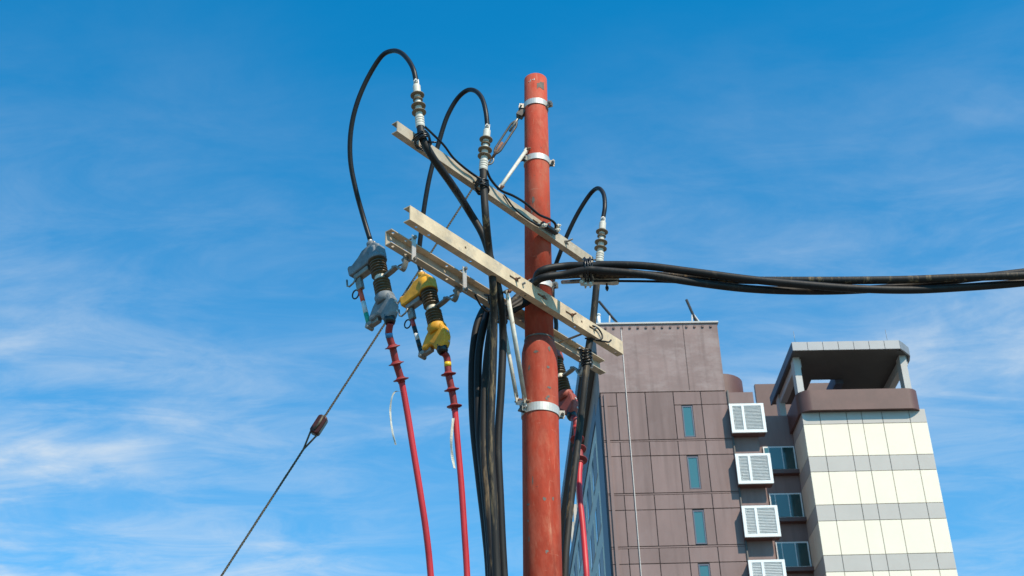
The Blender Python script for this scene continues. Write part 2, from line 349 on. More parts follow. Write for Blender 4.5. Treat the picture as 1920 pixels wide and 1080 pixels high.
# recess wall with windows
RW = 2.7
xr0, xr1 = uP + 1.0, bw(1480, 820, RW)[0] + .5
zrt = bw(1450, 778, RW)[1]
rec = bb('recess_wall', 'brown', xr0, xr1 + 3, RW + .12, 8, 0, zrt)
wx1 = bw(1492.5, 860, RW)[0]; wx0 = wx1 - (bw(1462, 860, RW)[0] - bw(1437.5, 860, RW)[0]) * 2.42; pw = bw(1462, 860, RW)[0] - bw(1437.5, 860, RW)[0]
zwt, zwb = bw(1470, 836.5, RW)[1], bw(1485, 881.5, RW)[1]
wst = (bw(1470, 836.5, RW)[1] - bw(1490, 1015.5, RW)[1]) / 2
k = 0
while zwt - k * wst > 5:
    a1, a0 = zwt - k * wst, zwb - k * wst
    wn = MB().b6(wx0, wx1, RW + .02, RW + .119, a0, a1).build('window', 'winframe', bld, local=True)
    m1, m2_ = wx1 - .08 - pw, wx1 - .08 - 2 * pw
    for (p, q, mm) in ((wx1 - pw + .03, wx1 - .09, 'tealdark'), (wx1 - 2 * pw + .03, wx1 - pw - .03, 'teal'), (wx0 + .08, wx1 - 2 * pw - .03, 'teal')):
        MB().b6(p, q, RW - .0, RW + .019, a0 + .09, a1 - .09).build('pane', mm, wn, local=True)
    bb('window_sill', 'browntrim', wx0 - .1, xr1, RW - .30, RW + .118, a0 - .30, a0 - .06)
    k += 1
# cream tower
cz1 = bw(1502, 770.5)[1]; cx0 = bw(1503, 772)[0]; cx1 = bw(1733.5, 767)[0]
cw = bb('cream_tower_wall', 'seam', cx0 + .05, cx1 - .05, .06, 8, 0, cz1)
cj = [cx0] + [bw(x, 856)[0] for x in (1549, 1600, 1629, 1668, 1720)] + [cx1]
zr = [cz1] + [bw(1518, y)[1] for y in (796, 856, 885.5)]
per = zr[1] - bw(1530, 885.5)[1]
rows = [('greyp', zr[0], zr[1])]
per = bw(1518, 856)[1] - bw(1530, 947)[1]; hb = bw(1518, 856)[1] - bw(1522, 885)[1]
z = bw(1518, 856)[1]; rows.append(('cream', zr[1], z))
while z > 0: rows += [('greyp', z, z - hb), ('cream', z - hb, z - per)]; z -= per
for i, (m, a, b) in enumerate(rows):
    b = max(b, 0)
    if a <= .1: continue
    if i > 15:
        MB().b6(cx0 + .02, cx1 - .02, 0, .1, b + .02, a - .02).build('facade_panel', m, cw, local=True)
        MB().b6(cx0 - .0, cx0 + .049, .101, RW + .1, b + .02, a - .02).build('side_panel', m, cw, local=True); continue
    for c in range(6):
        MB().b6(cj[c] + (.02 if c else 0), cj[c + 1] - (.02 if c < 5 else 0), random.uniform(-.006, .006), .1, b + .018, a - .018).build('facade_panel', m, cw, local=True)
    for q in range(2):
        MB().b6(cx0, cx0 + .049, .103 + q * 1.3, .10 + (q + 1) * 1.3 - .03, b + .018, a - .018).build('side_panel', 'greyp' if m == 'greyp' else 'cream', cw, local=True)
# rounded parapet round the terrace on top of the cream tower
def round_rect(x0, x1, y0, y1, rad, n=18):
    pts = []
    for (cx, cy, a0) in ((x1 - rad, y0 + rad, -90), (x1 - rad, y1 - rad, 0), (x0 + rad, y1 - rad, 90), (x0 + rad, y0 + rad, 180)):
        for i in range(n + 1): a = math.radians(a0 + 90 * i / n); pts.append((cx + rad * math.cos(a), cy + rad * math.sin(a)))
    return pts
def ring(name, m, x0, x1, y0, y1, z0, z1, rad, th, parent):
    o_, i_ = round_rect(x0, x1, y0, y1, rad), round_rect(x0 + th, x1 - th, y0 + th, y1 - th, max(rad - th, .1)); n = len(o_)
    mb = MB(); vs = [(p[0], p[1], zz) for zz in (z0, z1) for p in o_] + [(p[0], p[1], zz) for zz in (z0, z1) for p in i_]; fs = []; f2 = []
    for i in range(n):
        j = (i + 1) % n; fs += [(i, j, n + j, n + i), (2 * n + i, 3 * n + i, 3 * n + j, 2 * n + j)]; f2.append((n + i, n + j, 3 * n + j, 3 * n + i)); f2.append((i, 2 * n + i, 2 * n + j, j))
    mb.add(vs, fs, False); b0 = len(mb.v) - len(vs); mb.f += [tuple(b0 + q for q in f) for f in f2]; mb.sm += [False] * len(f2)
    return mb.build(name, m, parent, local=True)
pw0 = -.38
px0 = bw(1498, 750, pw0)[0]; px1 = bw(1727, 745, pw0)[0]; pz0 = bw(1510, 769, pw0)[1]; pz1 = bw(1530, 731, pw0)[1]
par = ring('terrace_parapet', 'browntrim', px0, px1, pw0, 9, pz0, pz1, .75, .2, bld)
M['browntrim'].node_tree.nodes['Principled BSDF'].inputs['Roughness'].default_value = .5
MB().b6(px0 + .3, px1 - .3, pw0 + .3, 8.9, pz0 + .01, pz0 + .2).build('terrace_floor', 'soffit', par, local=True)
# canopy on columns
kw = -.6; kx0, kz1 = bw(1484, 641.5, kw); kx1 = bw(1718, 648, kw)[0]; kz0 = bw(1485, 657, kw)[1]; KD = 7.2
wxa, wxb, wya = kx0 + 1.9, bw(1587, 700, 2.4)[0], kw + 3.9
kzm, kth = (kz0 + kz1) / 2, kz1 - kz0 - .04
arc = [(kx1 - 1.6 + 1.45 * math.sin(math.radians(a)), kw + 1.6 - 1.45 * math.cos(math.radians(a))) for a in range(0, 91, 15)]
can = MB().prism([(kx0 + .1, kw + .1)] + arc + [(kx1 - .15, wya), (kx0 + .1, wya)], (0, 0, kzm), (1, 0, 0), (0, 1, 0), (0, 0, 1), kth).build('canopy', 'soffit', bld, local=True)
MB().b6(kx0 + .1, wxa, wya + .002, kw + KD, kz0 + .02, kz1 - .02).build('canopy_wing', 'soffit', can, local=True)
MB().b6(wxb, kx1 - .15, wya + .002, kw + KD, kz0 + .02, kz1 - .02).build('canopy_wing', 'soffit', can, local=True)
MB().b6(wxb - .5, wxb - .003, wya + .002, wya + 2.2, kz0 - .25, kz1 - .06).build('well_upstand', 'slate', can, local=True)
nfp = 7; fx1 = bw(1686, 640, kw)[0]
for i in range(nfp):
    a, b = kx0 + (fx1 - kx0) * i / nfp, kx0 + (fx1 - kx0) * (i + 1) / nfp
    MB().b6(a + .015, b - .015, kw, kw + .1, kz0, kz1).build('fascia_panel', 'fascia', can, local=True)
cpts = [(fx1, kw)] + [(kx1 - 1.6 + 1.6 * math.sin(math.radians(a)), kw + 1.6 - 1.6 * math.cos(math.radians(a))) for a in (35, 65, 90)] + [(kx1, kw + KD)]
for i in range(len(cpts) - 1):
    (x0, y0), (x1, y1) = cpts[i], cpts[i + 1]; d_ = unit(V3(x1 - x0, y1 - y0, 0)); nn = V3(-d_[1], d_[0], 0)
    MB().box(V3((x0 + x1) / 2, (y0 + y1) / 2, (kz0 + kz1) / 2) + nn * .05, (d_, nn, V3(0, 0, 1)), (math.hypot(x1 - x0, y1 - y0) - .02, .1, kz1 - kz0)).build('fascia_panel', 'fascia', can, local=True)
for i in range(3):
    MB().b6(kx0, kx0 + .1, kw + .1 + i * KD / 3 + .01, kw + .1 + (i + 1) * KD / 3 - .02, kz0, kz1).build('fascia_panel', 'slate', can, local=True)
ca = bw(1489.5, 690, .3)[0]; cb = bw(1690, 690, .3)[0]; cwid = bw(1501.5, 690, .3)[0] - ca
for (x, y) in ((ca, .3), (cb, .3), (ca, 5.2), (cb, 5.2)):
    MB().b6(x, x + cwid, y, y + .7, pz0 + .2, kz0 + .02).build('column', 'column', can, local=True)
MB().b6(cb + .1, cb + .5, .5, 5.2, kz0 - .55, kz0 - .01).build('roof_beam', 'column', can, local=True)
MB().b6(ca + .1, ca + .5, .5, 5.2, kz0 - .55, kz0 - .01).build('roof_beam', 'column', can, local=True)
for x in (kx0 + .3, fx1 - .6): MB().tube([(x, kw + .3, kz1), (x, kw + .3, kz1 + .9)], .012, 5).build('lightning_rod', 'steel', can, local=True)
bb('rear_parapet', 'browntrim', cx0 - .4, bw(1587, 720, 8.5)[0], 9.2, 9.5, cz1, bw(1540, 718, 9.2)[1])
# rounded plant-room wall behind the strip
rx1 = bw(1399, 725, 3)[0]; rz1 = bw(1370, 700, 2.5)[1]
ring('plant_room_wall', 'browntrim', uR - 1.5, rx1, 2.5, 9, zP - 1, rz1, 1.6, .3, bld)
# shaded left side: pilaster, windows, open storey and overhanging slab
ps = 3.2; zs1 = bw(1117, 786, ps)[1]
bb('side_pilaster', 'slate', -.06, .3, .505, ps, 0, zP - .03)
sw = bb('side_wall', 'wallgrey', .02, .3, ps + .01, 60, 0, zs1)
bb('side_beam', 'slate', -.05, .3, ps + .01, 60, zs1 + .01, zs1 + 1.0)
bb('open_storey_shade', 'dark', .6, 1.0, ps, 59.9, zs1 + 1.0, zP - .1)  # near-black sheet; the shade of the open storey is put into its colour
sx0, sz0 = bw(1091, 672, 0)
slab = bb('overhang_slab', 'soffit', sx0 + .06, -.07, .5, 60, sz0, sz0 + .7)
MB().b6(sx0, sx0 + .055, .45, 60.05, sz0 - .02, sz0 + .75).build('slab_edge', 'slate', slab, local=True)
for i in range(7): bb('side_column', 'wallgrey', -.02, .35, ps + 3 + i * 3.4, ps + 3.5 + i * 3.4, zs1 + 1.0, sz0 + .4)
for r in range(11):
    zt_ = zs1 - .9 - r * fl
    if zt_ < 3: break
    for i in range(9):
        y = ps + 1.0 + i * 4.6
        wn = MB().b6(-.0, .019, y, y + 2.1, zt_ - 2.1, zt_).build('window', 'cream', bld, local=True)
        MB().b6(-.012, -.001, y + .4, y + 2.1, zt_ - 2.1, zt_).build('pane', 'glass', wn, local=True)
        wn = MB().b6(-.0, .019, y + 2.6, y + 3.6, zt_ - 2.1, zt_).build('window', 'slate', bld, local=True)
        MB().b6(-.012, -.001, y + 2.75, y + 3.45, zt_ - 2.0, zt_ - .1).build('pane', 'tealdark', wn, local=True)

# davit frames on the roof of the upper block
def davit(pa, pb, label):
    wd = .9; a, b = bw(*pa, wd), bw(*pb, wd)
    A = B0 + BX * a[0] + BY * wd + V3(0, 0, a[1]); B_ = B0 + BX * b[0] + BY * wd + V3(0, 0, b[1]); Bb = V3(B_[0], B_[1], zT + .1)
    t = thing('roof_davit', label, 'davit', Bb, 'davits on the roof edge')
    MB().tube([A, A + (Bb - A) * 1.0], .085, 8).build('jib', 'dark', t)
    k = A + (Bb - A) * .45; mb = MB()
    mb.tube([k, V3(k[0] - .15, k[1], zT + .1)], .055, 6); mb.tube([k, V3(k[0] + .65, k[1], zT + .1)], .055, 6); mb.tube([V3(k[0] - .1, k[1], (k[2] + zT) / 2), V3(k[0] + .35, k[1], (k[2] + zT) / 2)], .04, 6)
    mb.build('support_frame', 'column', t)
davit((1123, 565), (1168, 607), 'dark roof davit at the left end of the brown roof edge')
davit((1287, 562), (1310, 604), 'dark roof davit above the middle of the brown roof edge')
q = bw(1123, 606, .6); p = B0 + BX * q[0] + BY * .6
t = thing('vent_pipe', 'short white pipe standing at the left corner of the brown roof', 'pipe', (p[0], p[1], zT + .1)); MB().tube([(p[0], p[1], zT + .1), (p[0], p[1], zT + 1.0)], .11, 8).build('shaft', 'winframe', t); MB().lathe([(.15, 0), (.15, .08)], (p[0], p[1], zT + 1.0), (0, 0, 1), 8).build('cap', 'winframe', t)

# ================================================================== POLE
PT, PB_ = atY(1004, 139, 8), atY(1017.5, 1080, 8)
PAX = unit(PT - PB_)
def pz(z): return PB_ + PAX * (z - PB_[2]) / PAX[2]
zst = atY(1012, 650, 8)[2]; ztop = PT[2] - .052
pole = thing('utility_pole', 'tall red-painted steel pole with a swaged step, carrying the crossarms', 'utility pole', pz(0))
def along(z0): return pz(z0)
hl = lambda z: (z - 0) / PAX[2]
MB().lathe([(.116, 0), (.113, hl(zst - .10)), (.112, hl(zst - .05)), (.106, hl(zst - .02)), (.0935, hl(zst + .035))], pz(0), PAX, 40).build('lower_shaft', 'pole', pole)
MB().lathe([(.0925, hl(zst + .0)), (.080, hl(ztop - .004)), (.077, hl(ztop))], pz(0), PAX, 40).build('upper_shaft', 'pole', pole)
MB().lathe([(.0945, hl(zst + .034)), (.097, hl(zst + .04)), (.0945, hl(zst + .047))], pz(0), PAX, 40).build('weld_bead', 'poledark', pole)
def prad(z): return .0925 + (.080 - .0925) * (z - zst) / (ztop - zst) if z > zst + .03 else .1125
# grey bare patch and chips in the paint
def patch_on(px, py, wd, hg, m='poledark'):
    c = atY(px, py, 8 - .09); r = prad(c[2]) + .0015; ax = pz(c[2]); ang0 = math.asin(max(-1, min(1, (c[0] - ax[0]) / r))); mb = MB(); n = 5; vs = []
    for j in (0, 1):
        for i in range(n):
            an = ang0 + (i / (n - 1) - .5) * wd / r; zz = c[2] + (j - .5) * hg * (1 if wd > .04 else math.sin(math.pi * (i + .6) / (n + .2))) + random.uniform(-.25, .25) * hg; a2 = pz(zz); vs.append((a2[0] + r * math.sin(an), a2[1] - r * math.cos(an), zz))
    mb.add(vs, [(i, i + 1, n + i + 1, n + i) for i in range(n - 1)], True).build('paint_chip', m, pole)
patch_on(1014, 157, .055, .06)
for (px, py, w_, h_) in ((995, 148, .006, .022), (999, 147, .010, .008), (1002, 147, .006, .022), (992, 149, .006, .012)): patch_on(px, py, w_, h_, 'white')
for (px, py, w_, h_) in ((1028, 745, .022, .02), (1030, 728, .03, .015), (1025, 750, .018, .02), (1005, 662, .03, .02), (992, 690, .015, .03), (1030, 655, .02, .03), (1028, 690, .02, .02), (1021, 938, .02, .02), (1037, 935, .012, .02), (1026, 1036, .02, .025), (990, 945, .025, .012), (990, 975, .012, .02), (1000, 375, .02, .05), (997, 395, .012, .03), (992, 1010, .01, .04), (1031, 768, .016, .012), (999, 905, .008, .06)):
    patch_on(px, py, w_, h_)
def band(py, lugs, r_extra=.006, hgt=.045):
    z = atY(1008, py, 7.91)[2]; r = prad(z); c = pz(z)
    b = MB().lathe([(r + .0005, -hgt / 2), (r + r_extra, -hgt / 2), (r + r_extra, hgt / 2), (r + .0005, hgt / 2)], c, PAX, 40, False)
    ob = b.build('pole_band', 'galv', pole)
    for ang in lugs:
        d = V3(math.sin(math.radians(ang)), -math.cos(math.radians(ang)), 0); s_ = V3(d[1], -d[0], 0); p = c + d * (r + .022)
        MB().box(p - s_ * .012, (d, s_, PAX), (.034, .005, hgt * .8)).box(p + s_ * .010, (d, s_, PAX), (.034, .005, hgt * .8)).build('band_lug', 'steel', ob)
        MB().hexbolt(p + d * .004 + s_ * .015, s_, .012, .012, .045, .007).build('bolt', 'steel', ob)
    return z, c, r
band(187, (70, -80)); zb2, cb2, rb2 = band(291, (-55, 95)); band(527, (75, -80)); zb5, cb5, rb5 = band(764, (-52, 100), hgt=.055)

# ================================================================== CROSSARMS
AD = V3(math.cos(math.radians(53)), math.sin(math.radians(53)), 0); AN = V3(-AD[1], AD[0], 0)   # along the arm (away to the right) / horizontal normal (away to the left)
Z = V3(0, 0, 1)
class Arm:
    def __init__(s, zc, off): s.z = zc; s.off = off; s.o = pz(zc) + AN * off; s.o[2] = zc
    def pt(s, t, n=0, z=0): return s.o + AD * t + AN * n + Z * z
    def t_at(s, px, n=0, z=0):
        lo, hi = -2.5, 2.5
        for _ in range(50):
            m = (lo + hi) / 2
            if proj(s.pt(m, n, z))[0] < px: lo = m
            else: hi = m
        return lo
def boolean_cut(ob, cut):
    md = ob.modifiers.new('cut', 'BOOLEAN'); md.object = cut; md.solver = 'EXACT'; md.operation = 'DIFFERENCE'
    dg = bpy.context.evaluated_depsgraph_get(); dg.update()
    me = bpy.data.meshes.new_from_object(ob.evaluated_get(dg)); ob.modifiers.clear(); old = ob.data; ob.data = me
    bpy.data.objects.remove(cut); me.name = ob.name
    for p in me.polygons: p.use_smooth = False
def channel(name, label, zc, off, pxa, pxb, hgt, flange, th, open_dir, m, holes, slots):
    A = Arm(zc, off); ta, tb = A.t_at(pxa), A.t_at(pxb); base = A.pt((ta + tb) / 2)
    t = thing(name, label, 'crossarm', base)
    s = open_dir; h = hgt / 2
    prof = [(0, -h), (s * flange, -h), (s * flange, -h + th), (s * th, -h + th), (s * th, h - th), (s * flange, h - th), (s * flange, h), (0, h)]
    ch = MB().prism(prof, A.pt((ta + tb) / 2), AN, Z, AD, tb - ta).build('channel', m, t)
    cut = MB(); holes = [A.t_at(x, s * flange * .58) for x in holes]; slots = [(A.t_at(x), l_) for x, l_ in slots]
    for tt in holes: cut.lathe([(.0095, -.2), (.0095, .2)], A.pt(tt, s * flange * .58), Z, 10, False)
    for tt, ln in slots: cut.prism([(-ln / 2, -.008), (ln / 2, -.008), (ln / 2, .008), (-ln / 2, .008)], A.pt(tt), AD, Z, AN, .05)
    if holes or slots:
        co = cut.build('cutter', m); co.location = -base * 0
        co.data.transform(Matrix.Translation(Vector(-base))); co.matrix_world = Matrix.Identity(4); co.location = (0, 0, 0)
        # the channel's mesh is local to its thing: compare both in that frame
        par_ = ch.parent; ch.parent = None; boolean_cut(ch, co); ch.parent = par_
    return A, t, ta, tb
zu = atY(1004, 419, 7.78)[2]; zl = atY(1012, 552, 7.76)[2]
UA, tU, u0_, u1_ = channel('upper_crossarm', 'uppermost galvanised channel crossarm, holding the three white cable terminations', zu, -.134, 745, 1113, .075, .045, .006, 1, 'armgrey', [], [(1004, .06), (1062, .05)])
FA, tF, f0_, f1_ = channel('lower_crossarm', 'pale dusty channel crossarm bolted across the front of the pole', zl, -.146, 769, 1168, .098, .05, .006, 1, 'arm', (780, 804, 882, 984, 1077, 1153), [(964, .09), (1017, .10), (1068, .085), (1112, .085), (873, .016), (1091, .016)])
tR_ = [-1.12, -.93, -.48, -.15, .62, .85]
RA, tR, r0_, r1_ = channel('lower_crossarm', 'brown-grey channel crossarm behind the pole, its open side facing front, carrying the fuse cutouts', zl, .146, 722, 1124, .098, .05, .006, -1, 'armgrey', (737, 761, 838, 1088, 1108), [(736, .045), (760, .045), (837, .045), (1094, .05)])
tF['group'] = tR['group'] = 'pair of lower crossarms clamped round the pole'
def arm_bolt(A, t, tt, m='rust', z=0, n=0., ln=.05, r=.012):
    p = A.pt(tt, n, z); MB().lathe([(.006, -.012), (.006, ln)], p, -AN, 8).lathe([(r, .0), (r, .011)], p, -AN, 6, False).build('bolt', m, t)
for x in (967, 1072): arm_bolt(FA, tF, FA.t_at(x), 'rust', ln=.035)
arm_bolt(FA, tF, FA.t_at(1019), 'rust', ln=.012)
for x in (1017, 1060): arm_bolt(UA, tU, UA.t_at(x), 'steel', ln=.06)
for tt in (-.36, .40):           # long bolts that clamp the two lower arms together
    MB().tube([FA.pt(tt, -.02), RA.pt(tt, .03)], .008, 8).build('clamp_bolt', 'steel', tF)
# black wire tied at the right end of the front arm
# ------------------------------------------------------------------ braces
def brace(label, a, b, r=.0135, ends=True):
    t = thing('brace_rod', label, 'brace', b, 'brace rods of the crossarms'); d = unit(b - a)
    MB().tube([a + d * .03, b - d * .03], r, 12).build('rod', 'rod', t)
    for e, sg in ((a, 1), (b, -1)):
        s_ = unit(np.cross(d, AN)); MB().box(e + d * sg * .018, (d, s_, np.cross(d, s_)), (.06, .03, .007)).build('flattened_end', 'rod', t)
        MB().hexbolt(e + AN * -.012, -AN, .012, .012, .03).build('bolt', 'rust', t)
    return t
dl = V3(-.75, -.66, 0)
pa = onplane(937, 353, UA.pt(0, .02), AN); brace('white rod brace slanting from the upper arm up to the pole band', pa, atY(990, 281, 7.93) + V3(-.01, -.0, 0), .0125)
bot = atY(985, 754, 7.90); brace('long grey rod brace nearest the pole, from front arm down to band', onplane(951, 548, FA.pt(0, .03), AN), bot, .0145)
bot2 = atY(970, 752, 7.95); brace('tan rod brace left of the other, from rear arm down to band', onplane(941, 590, RA.pt(0, -.02), AN), bot2, .0125)
MB().box((bot + bot2) / 2 + V3(0, 0, -.01), (unit(bot2 - bot), V3(0, 0, 1), np.cross(unit(bot2 - bot), V3(0, 0, 1))), (.10, .035, .012)).build('brace_bracket', 'galv', pole)
# brace seats sit on the pole
# ------------------------------------------------------------------ fuse cutouts
TILT = math.radians(13)
def cutout(px_arm, pxmid, pymid, m, label, bands, sd):
    t_ = RA.t_at(px_arm); hook = RA.pt(t_, -.025, -.05)
    a = AN * math.cos(TILT) - Z * math.sin(TILT); u = Z * math.cos(TILT) + AN * math.sin(TILT); s = AD
    # the collar sits on the plane through the hook that is square to the arm
    o = onplane(pxmid, pymid, hook, AD)
    t = thing('fuse_cutout', label, 'fuse cutout', o, 'fuse cutouts under the rear crossarm')
    P = lambda x, y, z=0: o + a * x + u * y + s * z
    prof = [(.030, .012)]
    for i in range(6):
        h = .022 + i * .0215; prof += [(.040, h), (.052, h + .005), (.052, h + .009), (.041, h + .016)]
    prof += [(.040, .155)]
    MB().lathe(prof, o, u, 22, False).build('upper_insulator', 'fin', t)
    MB().lathe([(r, -h) for r, h in prof], o, u, 22, False).build('lower_insulator', 'fin', t)
    MB().lathe([(.034, -.016), (.036, -.010), (.036, .010), (.034, .016)], o, u, 18).build('centre_collar', 'rod', t)
    # upper cover
    o0, o = o, o + u * .030
    P = lambda x, y, z=0: o + a * x + u * y + s * z
    cv = MB().prism([(-0.0546, .118), (0.1760, .112), (0.2068, .118), (0.2086, .185), (0.1892, .192), (0.1716, .180), (0.1144, .205), (0.0748, .232), (0.0396, .236), (-0.0264, .236), (-0.0546, .20)], o, a, u, s, .072).build('upper_cover', m, t, bevel=.012)
    MB().lathe([(.058, .108), (.061, .114), (.058, .13), (.046, .16), (.05, .20)], o, u, 24).build('cover_skirt', m, cv)
    MB().lathe([(.028, .232), (.028, .27), (.024, .275)], P(.02, 0), u, 16).build('terminal_post', m, cv)
    MB().lathe([(.013, .27), (.011, .31)], P(.02, 0), u, 10).build('terminal_stud', 'galv', cv)
    for zz in (-.018, .018): MB().hexbolt(P(-.018, .228, zz), u, .008, .018).build('cover_bolt', 'steel', cv)
    # lower cover
    o = o0 - u * .030
    lc = MB().prism([(-0.0540, -.118), (0.0405, -.118), (0.0765, -.150), (0.1215, -.205), (0.1233, -.228), (0.0900, -.235), (0.0558, -.222), (0.0360, -.245), (0.0288, -.285), (-0.0270, -.29), (-0.0495, -.262), (-0.0675, -.215), (-0.0675, -.16)], o, a, u, s, .070).build('lower_cover', m, t, bevel=.014)
    MB().lathe([(.058, -.108), (.061, -.114), (.057, -.135), (.05, -.165)], o, u, 24).build('cover_skirt', m, lc)
    MB().lathe([(.036, -.262), (.034, -.30), (.026, -.318)], P(-.004, 0), u, 16).build('cable_boot', 'tape', lc)
    MB().hexbolt(P(-.062, -.19, .0), -a, .009, .012).hexbolt(P(-.046, -.25, .016), -a, .008, .012).build('cover_bolt', 'galv', lc)
    P = lambda x, y, z=0: o + a * x + u * y + s * z
    PL = P
    o_low = o; P = (lambda oo: (lambda x, y, z=0: oo + a * x + u * y + s * z))(o0)
    # fuse tube with coloured bands, contacts and pull ring
    y0, y1 = .02, -.255; xt, xb = .165, .150
    ft = MB().tube([P(xt, y0 + .02), P(xb, y1 - .015)], .0125, 12).build('fuse_tube', bands[0], t)
    n = len(bands)
    for i, bc in enumerate(bands):
        q0, q1 = i / n, (i + 1) / n
        MB().tube([P(xt + (xb - xt) * q0, y0 + (y1 - y0) * q0), P(xt + (xb - xt) * q1, y0 + (y1 - y0) * q1)], .0145, 14).build('colour_band', bc, ft)
    hw = MB().box(P(.16, .075), (a, u, s), (.045, .10, .03)).box(P(.12, .125), (a, u, s), (.12, .035, .05)).build('upper_contact', 'steel', t, bevel=.006)
    MB().tube([P(.235, .145, -.02), P(.24, .10, -.02), P(.225, .085, -.02), P(.19, .09, -.02), P(.165, .11, -.02)], .006, 8).build('hook_wire', 'steel', t)
    MB().tube([P(.205 + .026 * math.cos(q), +.02 + .03 * math.sin(q), .0) for q in np.linspace(0, 2 * math.pi, 17)[:-1]], .005, 6, closed=True).build('pull_ring', 'tape', t)
    MB().tube([P(.165, .045), P(.19, .04)], .007, 6).build('ring_link', 'tape', t)
    MB().box(P(.135, -.262), (a, u, s), (.05, .03, .045)).box(P(.09, -.268), (a, u, s), (.05, .028, .035)).lathe([(.014, -.028), (.014, .028)], P(.15, -.275), s, 10).build('lower_hinge', 'steel', t, bevel=.005)
    # mounting: strap from the collar up to the arm, clamp plate over the arm's open side
    o = o0; dist = np.dot(o - hook, AN); e1 = hook
    pth = spline([o - AN * .02 + Z * .0, o - AN * .09 + Z * .018, o - AN * (dist * .62) + Z * .03, hook + AN * .035 - Z * .085, hook + AN * .012 - Z * .05, hook + AN * .008 - Z * .0], 6)
    mb = MB()
    for i in range(len(pth) - 1):
        d_ = unit(pth[i + 1] - pth[i]); n_ = np.cross(d_, AD); mb.box((pth[i] + pth[i + 1]) / 2, (d_, AD, n_), (np.linalg.norm(pth[i + 1] - pth[i]) * 1.15, .036, .012))
    mb.build('mounting_strap', 'steel', t)
    MB().hexbolt(o - AN * .1 + Z * .03, Z, .013, .016).hexbolt(hook + AN * .02 - Z * .02, AN, .012, .014).build('bolt', 'steel', t)
    pl = RA.pt(t_ + .03, -.053, .004)
    MB().box(pl, (AD, Z, AN), (.034, .175, .006)).build('clamp_plate', 'galv', t)
    for zz in (.075, -.075): MB().tube([pl + Z * zz - AN * .02, pl + Z * zz + AN * .12], .006, 8).hexbolt(pl + Z * zz - AN * .006, -AN, .012, .012).build('clamp_rod', 'steel', t)
    return t, (lambda x, y, z=0: (o0 + u * .03 if y > 0 else o0 - u * .03) + a * x + u * y + s * z)
c1, P1 = cutout(757, 714, 523, 'greyblue', 'grey-blue fuse cutout with red, white and green banded fuse tube', ['b_orange', 'b_white', 'b_green'], 1)
c2, P2 = cutout(853, 811, 580, 'yellow', 'yellow fuse cutout with black and white banded fuse tube', ['b_red', 'b_black', 'b_white', 'b_black', 'b_black'], 2)
c3, P3 = cutout(1089, 1050, 708, 'redcover', 'dark red fuse cutout partly hidden behind the pole', ['b_red', 'b_white', 'b_red'], 3)

# ------------------------------------------------------------------ white cable terminations on the upper arm
def termination(pb, pt, label):
    base = onplane(*pb, UA.pt(0, -.045), AN); Yb = base[1]; top = atY(*pt, Yb); ax = unit(top - base); Ln = np.linalg.norm(top - base); k = Ln / .335
    t = thing('cable_termination', label, 'cable termination', base, 'white terminations along the upper crossarm')
    pr = [(.025, -.01)]
    for i in range(4): h = i * .017; pr += [(.0275, h), (.0275, h + .011), (.0245, h + .012), (.0245, h + .016)]
    pr += [(.021, .075), (.019, .24), (.0235, .242), (.0235, .292), (.019, .30)]
    MB().lathe([(r, h * k) for r, h in pr], base, ax, 22, False).build('body', 'white', t)
    for h, r in ((.098, .043), (.145, .044), (.190, .030), (.225, .042)):
        MB().lathe([(.0195, (h - .006) * k), (r * .75, (h - .005) * k), (r, (h - .004) * k), (r, (h + .001) * k), (r * .72, (h + .007) * k), (.0205, (h + .014) * k)], base, ax, 26).build('shed', 'shed', t)
    lug = MB().box(base + ax * .318 * k, (unit(np.cross(ax, V3(0, 1, 0))), ax, np.cross(unit(np.cross(ax, V3(0, 1, 0))), ax)), (.034, .05, .010)).build('lug', 'galv', t, bevel=.004)
    MB().hexbolt(base + ax * .322 * k + V3(0, -.006, 0), (0, -1, 0), .013, .012, .03).build('bolt', 'galv', t)
    return base, ax, base + ax * .335 * k
t1 = termination((788, 236), (780, 151), 'white cable termination at the left end of the upper crossarm')
t2 = termination((906, 317), (914, 235), 'white cable termination in the middle of the upper crossarm beside the turnbuckle')
t3 = termination((1124, 490), (1131, 408), 'white cable termination at the right end of the upper crossarm')

def cable(name, label, pts, r, m, cat='cable', group=None, n=10, seg=12):
    path = spline(pts, n); ob = MB().tube(path, r, seg).build(name, m, None, origin=path[-1] if path[-1][2] < path[0][2] else path[0]); return tag(ob, label, cat, group)
def pxs(lst, Ya, Yb):
    n = len(lst); return [atY(x, y, Ya + (Yb - Ya) * i / (n - 1)) for i, (x, y) in enumerate(lst)]
# jumpers from termination to cutout
def jumper(label, tm, mid, P):
    end = P(.02, .30); top = tm[2]; pts = [top + tm[1] * -.005] + pxs(mid, top[1], end[1]) + [end]
    c = cable('jumper_cable', label, pts, .0155, 'black', group='thin jumper cables looping to the cutouts', n=8)
    return c
jumper('thin black jumper looping highest, down to the grey-blue cutout', t1, [(776, 133), (765, 112), (750, 98), (735, 95.5), (718, 103), (694, 138), (670, 192), (658, 245), (657, 300), (667, 355), (682, 410)], P1)
jumper('thin black jumper looping behind the upper arm to the yellow cutout', t2, [(911, 210), (903, 183), (890, 170), (876, 169.5), (860, 182), (840, 215), (822, 270), (806, 330), (796, 385), (789, 440), (785, 490)], P2)
jumper('thin black jumper looping right of the pole to the hidden red cutout', t3, [(1134, 388), (1131, 362), (1121, 353), (1110, 360), (1088, 392), (1066, 435), (1050, 475), (1040, 505), (1036, 560), (1042, 620)], P3)
for tm in (t1, t2, t3):
    pass
